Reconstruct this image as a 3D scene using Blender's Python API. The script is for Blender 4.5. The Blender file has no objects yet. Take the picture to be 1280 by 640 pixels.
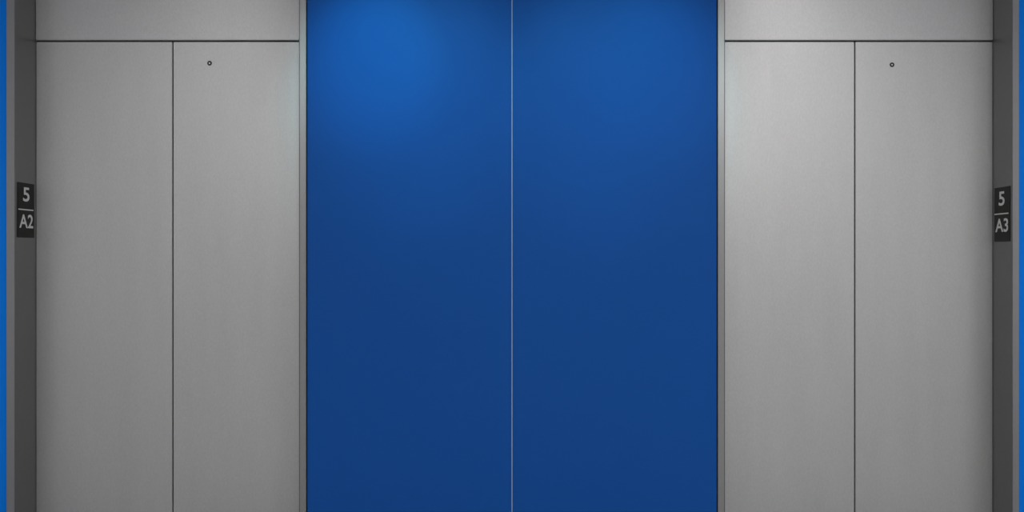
import bpy, bmesh, math
from mathutils import Vector
S=300.0; D=2.9; R=0.122; CZ=1.257; H=2.80
K=(D+R)/D
def wx(px): return (px-640)/S
def wz(py): return CZ+(320-py)/S
def dx(px,r=R): return (px-640)/S*(D+r)/D
def dz(py,r=R): return CZ+(320-py)/S*(D+r)/D
sc=bpy.context.scene
sc.view_settings.view_transform='Standard'
col=sc.collection
def mat(name,color,rough=0.5,metal=0.0,nscale=None,namp=0.04,bump=0.0,stretch=(1,1,1),ramp=0.03,spec=0.5,detail=4,grain=0):
    m=bpy.data.materials.new(name); m.use_nodes=True
    nt=m.node_tree; b=nt.nodes['Principled BSDF']
    b.inputs['Base Color'].default_value=color
    b.inputs['Roughness'].default_value=rough
    b.inputs['Metallic'].default_value=metal
    b.inputs['Specular IOR Level'].default_value=spec
    if nscale:
        tc=nt.nodes.new('ShaderNodeTexCoord'); mp=nt.nodes.new('ShaderNodeMapping')
        mp.inputs['Scale'].default_value=stretch
        nt.links.new(tc.outputs['Object'],mp.inputs['Vector'])
        n=nt.nodes.new('ShaderNodeTexNoise'); n.inputs['Scale'].default_value=nscale
        n.inputs['Detail'].default_value=detail
        nt.links.new(mp.outputs['Vector'],n.inputs['Vector'])
        mx=nt.nodes.new('ShaderNodeMix'); mx.data_type='RGBA'
        lo=[c*(1-namp) for c in color[:3]]+[1]; hi=[min(1,c*(1+namp)) for c in color[:3]]+[1]
        mx.inputs[6].default_value=lo; mx.inputs[7].default_value=hi
        nt.links.new(n.outputs['Fac'],mx.inputs[0])
        out=mx.outputs[2]
        if grain:
            g=nt.nodes.new('ShaderNodeTexNoise'); g.inputs['Scale'].default_value=260; g.inputs['Detail'].default_value=2
            mp2=nt.nodes.new('ShaderNodeMapping'); mp2.inputs['Scale'].default_value=(1,1,.35)
            nt.links.new(tc.outputs['Object'],mp2.inputs['Vector']); nt.links.new(mp2.outputs['Vector'],g.inputs['Vector'])
            r=nt.nodes.new('ShaderNodeMapRange'); r.inputs['To Min'].default_value=1-grain; r.inputs['To Max'].default_value=1+grain
            r.inputs['From Min'].default_value=.3; r.inputs['From Max'].default_value=.7
            nt.links.new(g.outputs['Fac'],r.inputs['Value'])
            vm=nt.nodes.new('ShaderNodeVectorMath'); vm.operation='SCALE'
            nt.links.new(out,vm.inputs[0]); nt.links.new(r.outputs['Result'],vm.inputs['Scale']); out=vm.outputs['Vector']
        nt.links.new(out,b.inputs['Base Color'])
        mr=nt.nodes.new('ShaderNodeMapRange')
        mr.inputs['To Min'].default_value=rough-ramp; mr.inputs['To Max'].default_value=rough+ramp
        nt.links.new(n.outputs['Fac'],mr.inputs['Value']); nt.links.new(mr.outputs['Result'],b.inputs['Roughness'])
        if bump:
            bp=nt.nodes.new('ShaderNodeBump'); bp.inputs['Strength'].default_value=bump; bp.inputs['Distance'].default_value=0.001
            nt.links.new(n.outputs['Fac'],bp.inputs['Height']); nt.links.new(bp.outputs['Normal'],b.inputs['Normal'])
    return m
def emis(name,color,s):
    m=bpy.data.materials.new(name); m.use_nodes=True
    b=m.node_tree.nodes['Principled BSDF']
    b.inputs['Base Color'].default_value=(0.8,0.8,0.8,1)
    b.inputs['Emission Color'].default_value=color; b.inputs['Emission Strength'].default_value=s
    return m
M_steel=mat('brushed_steel',(0.45,0.446,0.443,1),0.50,0.75,14,0.055,0.06,(1,1,.14),0.035,detail=9,grain=.05)
M_head=mat('brushed_steel_transom',(0.44,0.436,0.435,1),0.50,0.75,14,0.03,0.05,(.1,1,1),0.03,detail=9,grain=.05)
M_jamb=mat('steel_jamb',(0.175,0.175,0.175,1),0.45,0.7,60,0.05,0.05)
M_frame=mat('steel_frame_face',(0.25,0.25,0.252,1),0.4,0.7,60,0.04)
M_blue=mat('blue_laminate',(0.006,0.064,0.27,1),0.5,0,3,0.02,0.0,spec=0.07)
M_blue_lit=mat('blue_laminate_lit',(0.0,0.15,0.62,1),0.5,0,3,0.02,spec=0.1)  # brighter blue: stronger light at the sides is put into the colour
M_dark=mat('dark_gap',(0.004,0.005,0.012,1),0.7,0,20,0.05,spec=.2)
M_edge=mat('dark_edge_strip',(0.06,0.06,0.065,1),0.6,0,20,0.05,spec=.2)
M_alu=mat('aluminium_trim',(0.27,0.35,0.50,1),0.6,0.0,30,0.03,spec=.1)
M_sign=mat('black_sign_plastic',(0.014,0.015,0.013,1),0.5,0,80,0.3,0.1,spec=0.2)
M_txt=mat('sign_lettering',(0.55,0.56,0.55,1),0.5,0,120,0.25)
M_wall=mat('painted_wall',(0.62,0.62,0.62,1),0.8,0,8,0.03)
M_ceil=mat('ceiling_paint',(0.75,0.75,0.75,1),0.9,0,20,0.02)
M_floor=mat('terrazzo_floor',(0.52,0.52,0.505,1),0.4,0,40,0.25)
M_base=mat('dark_baseboard',(0.05,0.05,0.05,1),0.5,0,20,0.1)
M_lamp=emis('lamp_diffuser',(1,0.98,0.95,1),4)

def obj(name,bm,mats,parent=None,smooth=False):
    me=bpy.data.meshes.new(name); bm.to_mesh(me); bm.free()
    for m in mats: me.materials.append(m)
    if smooth:
        for p in me.polygons: p.use_smooth=True
    o=bpy.data.objects.new(name,me); col.objects.link(o)
    if parent: o.parent=parent
    return o
def addbox(bm,x0,x1,y0,y1,z0,z1,mi=0):
    r=bmesh.ops.create_cube(bm,size=1)
    for v in r['verts']:
        v.co=Vector((x0+(v.co.x+.5)*(x1-x0),y0+(v.co.y+.5)*(y1-y0),z0+(v.co.z+.5)*(z1-z0)))
    for f in {f for v in r['verts'] for f in v.link_faces}: f.material_index=mi
def box(name,x0,x1,y0,y1,z0,z1,m,parent=None,bev=0):
    bm=bmesh.new(); addbox(bm,min(x0,x1),max(x0,x1),y0,y1,z0,z1)
    if bev: bmesh.ops.bevel(bm,geom=bm.edges[:],offset=bev,segments=2,affect='EDGES')
    return obj(name,bm,[m],parent)
def empty(name,loc=(0,0,0)):
    e=bpy.data.objects.new(name,None); e.empty_display_size=.1; col.objects.link(e); return e

# ---------- room ----------
XL,XR,YB=-3.3,3.3,-4.2
box('floor',XL-.1,XR+.1,YB-.1,0.5,-0.1,0,M_floor)
box('ceiling',XL-.1,XR+.1,YB-.1,0.5,H,H+0.1,M_ceil)
box('wall_left',XL-.1,XL,YB,0.5,0,H,M_wall)
box('wall_right',XR,XR+.1,YB,0.5,0,H,M_wall)
box('wall_rear',XL,XR,YB-.1,YB,0,H,M_wall)
IN0,IN1=257/S,265/S
OUT0=620/S; OUTR0=624/S; OUT1=631/S; OUTR1=633/S
bm=bmesh.new()
addbox(bm,-IN0+.002,IN0-.002,0.012,0.35,0,H,0)
addbox(bm,XL,-OUT1,0.0,0.35,0,H,1)
addbox(bm,OUTR1,XR,0.0,0.35,0,H,1)
addbox(bm,-OUT1,-IN0+.002,0.24,0.35,0,H,0)
addbox(bm,IN0-.002,OUTR1,0.24,0.35,0,H,0)
obj('wall_front',bm,[M_dark,M_blue_lit])
pg=.0020
for i,(a,b) in enumerate([(-IN0+.005,-pg),(pg,IN0-.005)]):
    box('blue_wall_panel' if i==0 else 'blue_wall_panel.001',a,b,-0.004,0.012,0.1,H-.004,M_blue,bev=.0012)
box('trim_1',-pg+.0003,pg-.0003,-0.0050,0.012,0.1,H-.004,M_alu)
box('baseboard_front',-IN0+.002,IN0-.002,-0.008,0.012,0,0.1,M_base)
box('baseboard_left',XL,XL+.012,YB,0,0,0.1,M_base)
box('baseboard_right',XR-.012,XR,YB,0,0,0.1,M_base)
box('baseboard_rear',XL+.012,XR-.012,YB,YB+.012,0,0.1,M_base)

# ---------- elevators ----------
def elevator(idx,side,outin,outout,seam_px,hole,edge_px,lintop):
    nm='elevator' if idx==0 else 'elevator.001'
    E=empty(nm)
    s=side
    bm=bmesh.new()
    a,b=sorted((s*IN0,s*IN1)); addbox(bm,a,b,-0.006,0.2,0,H-.002)
    bmesh.ops.bevel(bm,geom=bm.edges[:],offset=.0015,segments=2,affect='EDGES')
    obj('jamb_inner',bm,[M_frame],E)
    box('jamb_edge_strip',s*(IN1-.0005),s*(IN1+.0042),0.001,0.10,0,H-.002,M_edge,E)  # thin dark grey line along the jamb's inner edge
    xd=dx(edge_px)
    bm=bmesh.new()
    pts=[(s*outout,-0.006),(s*outin,-0.006),(xd,R),(xd,0.2),(s*outout,0.2)]
    lo=[bm.verts.new((x,y,0)) for x,y in pts]; hi=[bm.verts.new((x,y,H-.002)) for x,y in pts]
    n=len(pts)
    for i in range(n):
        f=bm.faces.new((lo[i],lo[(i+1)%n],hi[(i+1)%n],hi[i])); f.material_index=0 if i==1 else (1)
    bm.faces.new(lo[::-1]); bm.faces.new(hi)
    bmesh.ops.recalc_face_normals(bm,faces=bm.faces[:])
    bmesh.ops.bevel(bm,geom=[e for e in bm.edges if abs(e.verts[0].co.z-e.verts[1].co.z)>1 and e.verts[0].co.y<0],offset=.002,segments=2,affect='EDGES')
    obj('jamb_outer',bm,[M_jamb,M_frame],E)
    zt=dz(52.5); xs=dx(seam_px); xin=s*IN1
    g=.0028
    lo_,hi_=sorted((xd,xin))
    for j,(a,b) in enumerate([(lo_+.001,xs-g),(xs+g,hi_-.001)]):
        box('door_leaf_%d'%(j+1),a,b,R,R+.035,0.012,zt,M_steel,E,bev=.0015)
    box('gap_backing',lo_+.001,hi_-.001,R+.036,R+.06,0.0,zt+.03,M_dark,E)
    box('transom_panel',lo_+.001,hi_-.001,R-.004,R+.035,dz(50,R-.004),H-.002,M_head,E,bev=.002)
    bm=bmesh.new(); addbox(bm,lo_+.001,hi_-.001,0.0,R+.03,0,0.010)
    for k in range(3): addbox(bm,lo_+.002,hi_-.002,0.02+k*.03,0.035+k*.03,0.010,0.012)
    obj('door_sill',bm,[M_frame],E)
    hx,hz=dx(hole[0]),dz(hole[1])
    bm=bmesh.new()
    N=32
    prof=[(.0032,-.0004),(.0042,-.003),(.0075,-.003),(.0098,-.0015),(.0102,0.0)]
    rings=[[bm.verts.new((hx+r*math.cos(2*math.pi*i/N),R+y,hz+r*math.sin(2*math.pi*i/N))) for i in range(N)] for r,y in prof]
    for q in range(len(rings)-1):
        for i in range(N):
            f=bm.faces.new((rings[q][i],rings[q][(i+1)%N],rings[q+1][(i+1)%N],rings[q+1][i])); f.material_index=0 if q>=1 else 1
    f=bm.faces.new(rings[0]); f.material_index=2
    bmesh.ops.recalc_face_normals(bm,faces=bm.faces[:])
    obj('release_key_hole',bm,[M_keyring,M_dark,M_keycore],E,False)
    return E
M_keyring=mat('key_ring_dark',(0.03,0.03,0.03,1),0.4,0.6,60,0.05)
M_keycore=mat('key_core',(0.7,0.7,0.7,1),0.45,0.2,60,0.05)
elevator(0,-1,OUT0,OUT1,216,(262,79),45,52)
elevator(1,1,OUTR0,OUTR1,1068.5,(1115,81),1241,52)

# ---------- signs on jamb returns ----------
def sign(idx,side,outin,edge_px,ytop,ybot,txt):
    nm='floor_number_sign' if idx==0 else 'floor_number_sign.001'
    E=empty(nm)
    A=Vector((side*outin,-0.006,0)); B=Vector((dx(edge_px),R,0))
    u=(B-A).normalized()
    L=(B-A).length
    n=Vector((u.y,-u.x,0)); 
    if n.x*side>0: n=-n
    midf=0.49
    zc=CZ+(320-(ytop+ybot)/2)/S*(D+R*midf)/D
    h=(ybot-ytop)/S*(D+R*midf)/D
    w=L*0.80
    C=A+u*L*midf; C.z=zc
    rd=u if side<0 else -u
    def P(a,b,c): return C+rd*a+Vector((0,0,1))*b+n*c
    def slab(name,a0,a1,b0,b1,c0,c1,m,bev=.0):
        bm=bmesh.new(); r=bmesh.ops.create_cube(bm,size=1)
        for v in r['verts']:
            v.co=P(a0+(v.co.x+.5)*(a1-a0),b0+(v.co.y+.5)*(b1-b0),c0+(v.co.z+.5)*(c1-c0))
        bmesh.ops.recalc_face_normals(bm,faces=bm.faces[:])
        if bev: bmesh.ops.bevel(bm,geom=bm.edges[:],offset=bev,segments=2,affect='EDGES')
        return obj(name,bm,[m],E)
    slab('plate',-w/2,w/2,-h/2,h/2,0,0.003,M_sign,.001)
    slab('divider_bar',-w*.46,w*.42,.0,.0048,0.003,0.0038,M_txt)
    def text(name,s,bc,hh,ww):
        cu=bpy.data.curves.new(name+'_c','FONT'); cu.body=s; cu.size=1; cu.extrude=.0; cu.offset=0.016
        cu.resolution_u=6
        to=bpy.data.objects.new('tmp',cu); col.objects.link(to)
        bpy.context.view_layer.update()
        me=bpy.data.meshes.new_from_object(to.evaluated_get(bpy.context.evaluated_depsgraph_get()))
        bpy.data.objects.remove(to)
        xs=[v.co.x for v in me.vertices]; ys=[v.co.y for v in me.vertices]
        x0,x1,y0,y1=min(xs),max(xs),min(ys),max(ys)
        for v in me.vertices:
            a=((v.co.x-x0)/(x1-x0)-.5)*ww; b=((v.co.y-y0)/(y1-y0)-.5)*hh+bc
            v.co=P(a,b,0.0036)
        me.materials.clear(); me.materials.append(M_txt)
        o=bpy.data.objects.new(name,me); col.objects.link(o); o.parent=E
    text('numeral',txt[0],h*.29,h*.26,w*.38)
    text('car_label',txt[1],-h*.20,h*.25,w*.82)
    bm=bmesh.new()
    for (a,b) in [(-.30,.10),(-.22,.10),(-.22,.06),(-.30,-.42),(-.22,-.42),(-.1,-.42),(-.1,-.45),(.0,-.42)]:
        r=bmesh.ops.create_icosphere(bm,subdivisions=1,radius=.0013)
        for v in r['verts']: v.co=v.co+P(a*w,b*h,.003)
    obj('braille_dots',bm,[M_sign],E)
sign(0,-1,OUT0,45,229,297,('5','A2'))
sign(1,1,OUTR0,1241,234,302,('5','A3'))

# ---------- lights ----------
def ceiling_spot(i,x,y,power,size=85,blend=1.0,aim=None,rad=.05,color=(1,.99,.98)):
    E=empty('downlight_and_added_wash' if i==0 else 'downlight_and_added_wash.%03d'%i)
    bm=bmesh.new(); N=40
    prof=[(.045,-.003),(.055,-.006),(.072,-.007),(.078,-.0005)]
    rings=[[bm.verts.new((x+r*math.cos(2*math.pi*k/N),y+r*math.sin(2*math.pi*k/N),H+z)) for k in range(N)] for r,z in prof]
    for q in range(3):
        for k in range(N): bm.faces.new((rings[q][k],rings[q][(k+1)%N],rings[q+1][(k+1)%N],rings[q+1][k]))
    f=bm.faces.new(rings[0]); f.material_index=1
    obj('trim_ring',bm,[M_ceil,M_lamp],E)
    l=bpy.data.lights.new('spot','SPOT'); l.energy=power; l.spot_size=math.radians(size); l.spot_blend=blend
    l.shadow_soft_size=rad; l.color=color
    o=bpy.data.objects.new('lamp',l); col.objects.link(o); o.parent=E
    o.location=(x,y,H-.03)
    t=Vector(aim) if aim else Vector((x,y,0))
    o.rotation_euler=(t-o.location).to_track_quat('-Z','Y').to_euler()
cool=(.1,.92,1)
ceiling_spot(0,-0.53,-1.25,50,30,1,(-0.59,0,2.08),color=cool)
ceiling_spot(1,0.57,-1.25,20,30,1,(0.63,0,2.05),color=cool)
ceiling_spot(2,-1.5,-1.0,5,60,1,(-1.5,0.1,2.5),rad=.1)
ceiling_spot(3,1.42,-1.0,12,60,1,(1.42,0.1,2.5),rad=.1)
added_wash=(.25,.95,1)  # spots in this tint are added to widen the glow on the blue panels
ceiling_spot(4,-0.38,-1.25,48,45,1,(-0.45,0,2.00),color=added_wash)
ceiling_spot(5,0.38,-1.25,42,45,1,(0.45,0,1.98),color=added_wash)
ceiling_spot(6,0.0,-1.25,20,46,1,(0.0,0,1.84),color=added_wash)
def panel(i,x,y,sx,sy,power):
    E=empty('added_soft_panel' if i==0 else 'added_soft_panel.%03d'%i)  # added soft light overhead, out of view, evens the steel doors
    box('housing',x-sx/2-.02,x+sx/2+.02,y-sy/2-.02,y+sy/2+.02,H-.02,H,M_ceil,E)
    l=bpy.data.lights.new('area','AREA'); l.shape='RECTANGLE'; l.size=sx; l.size_y=sy; l.energy=power; l.color=(1,.985,.975)
    o=bpy.data.objects.new('lamp',l); col.objects.link(o); o.parent=E; o.location=(x,y,H-.025)
panel(0,-1.9,-2.6,1.2,.6,36)
panel(1,1.9,-2.6,1.2,.6,58)
panel(2,0,-3.5,1.2,.6,32)

w=bpy.data.worlds.new('world'); sc.world=w; w.use_nodes=True
w.node_tree.nodes['Background'].inputs[0].default_value=(.5,.5,.52,1); w.node_tree.nodes['Background'].inputs[1].default_value=.2
cam=bpy.data.cameras.new('cam'); co=bpy.data.objects.new('camera',cam); col.objects.link(co)
co.location=(0,-D,CZ); co.rotation_euler=(math.pi/2,0,0)
cam.sensor_width=36; cam.lens=36*D*S/1280; cam.clip_start=.02
sc.camera=co
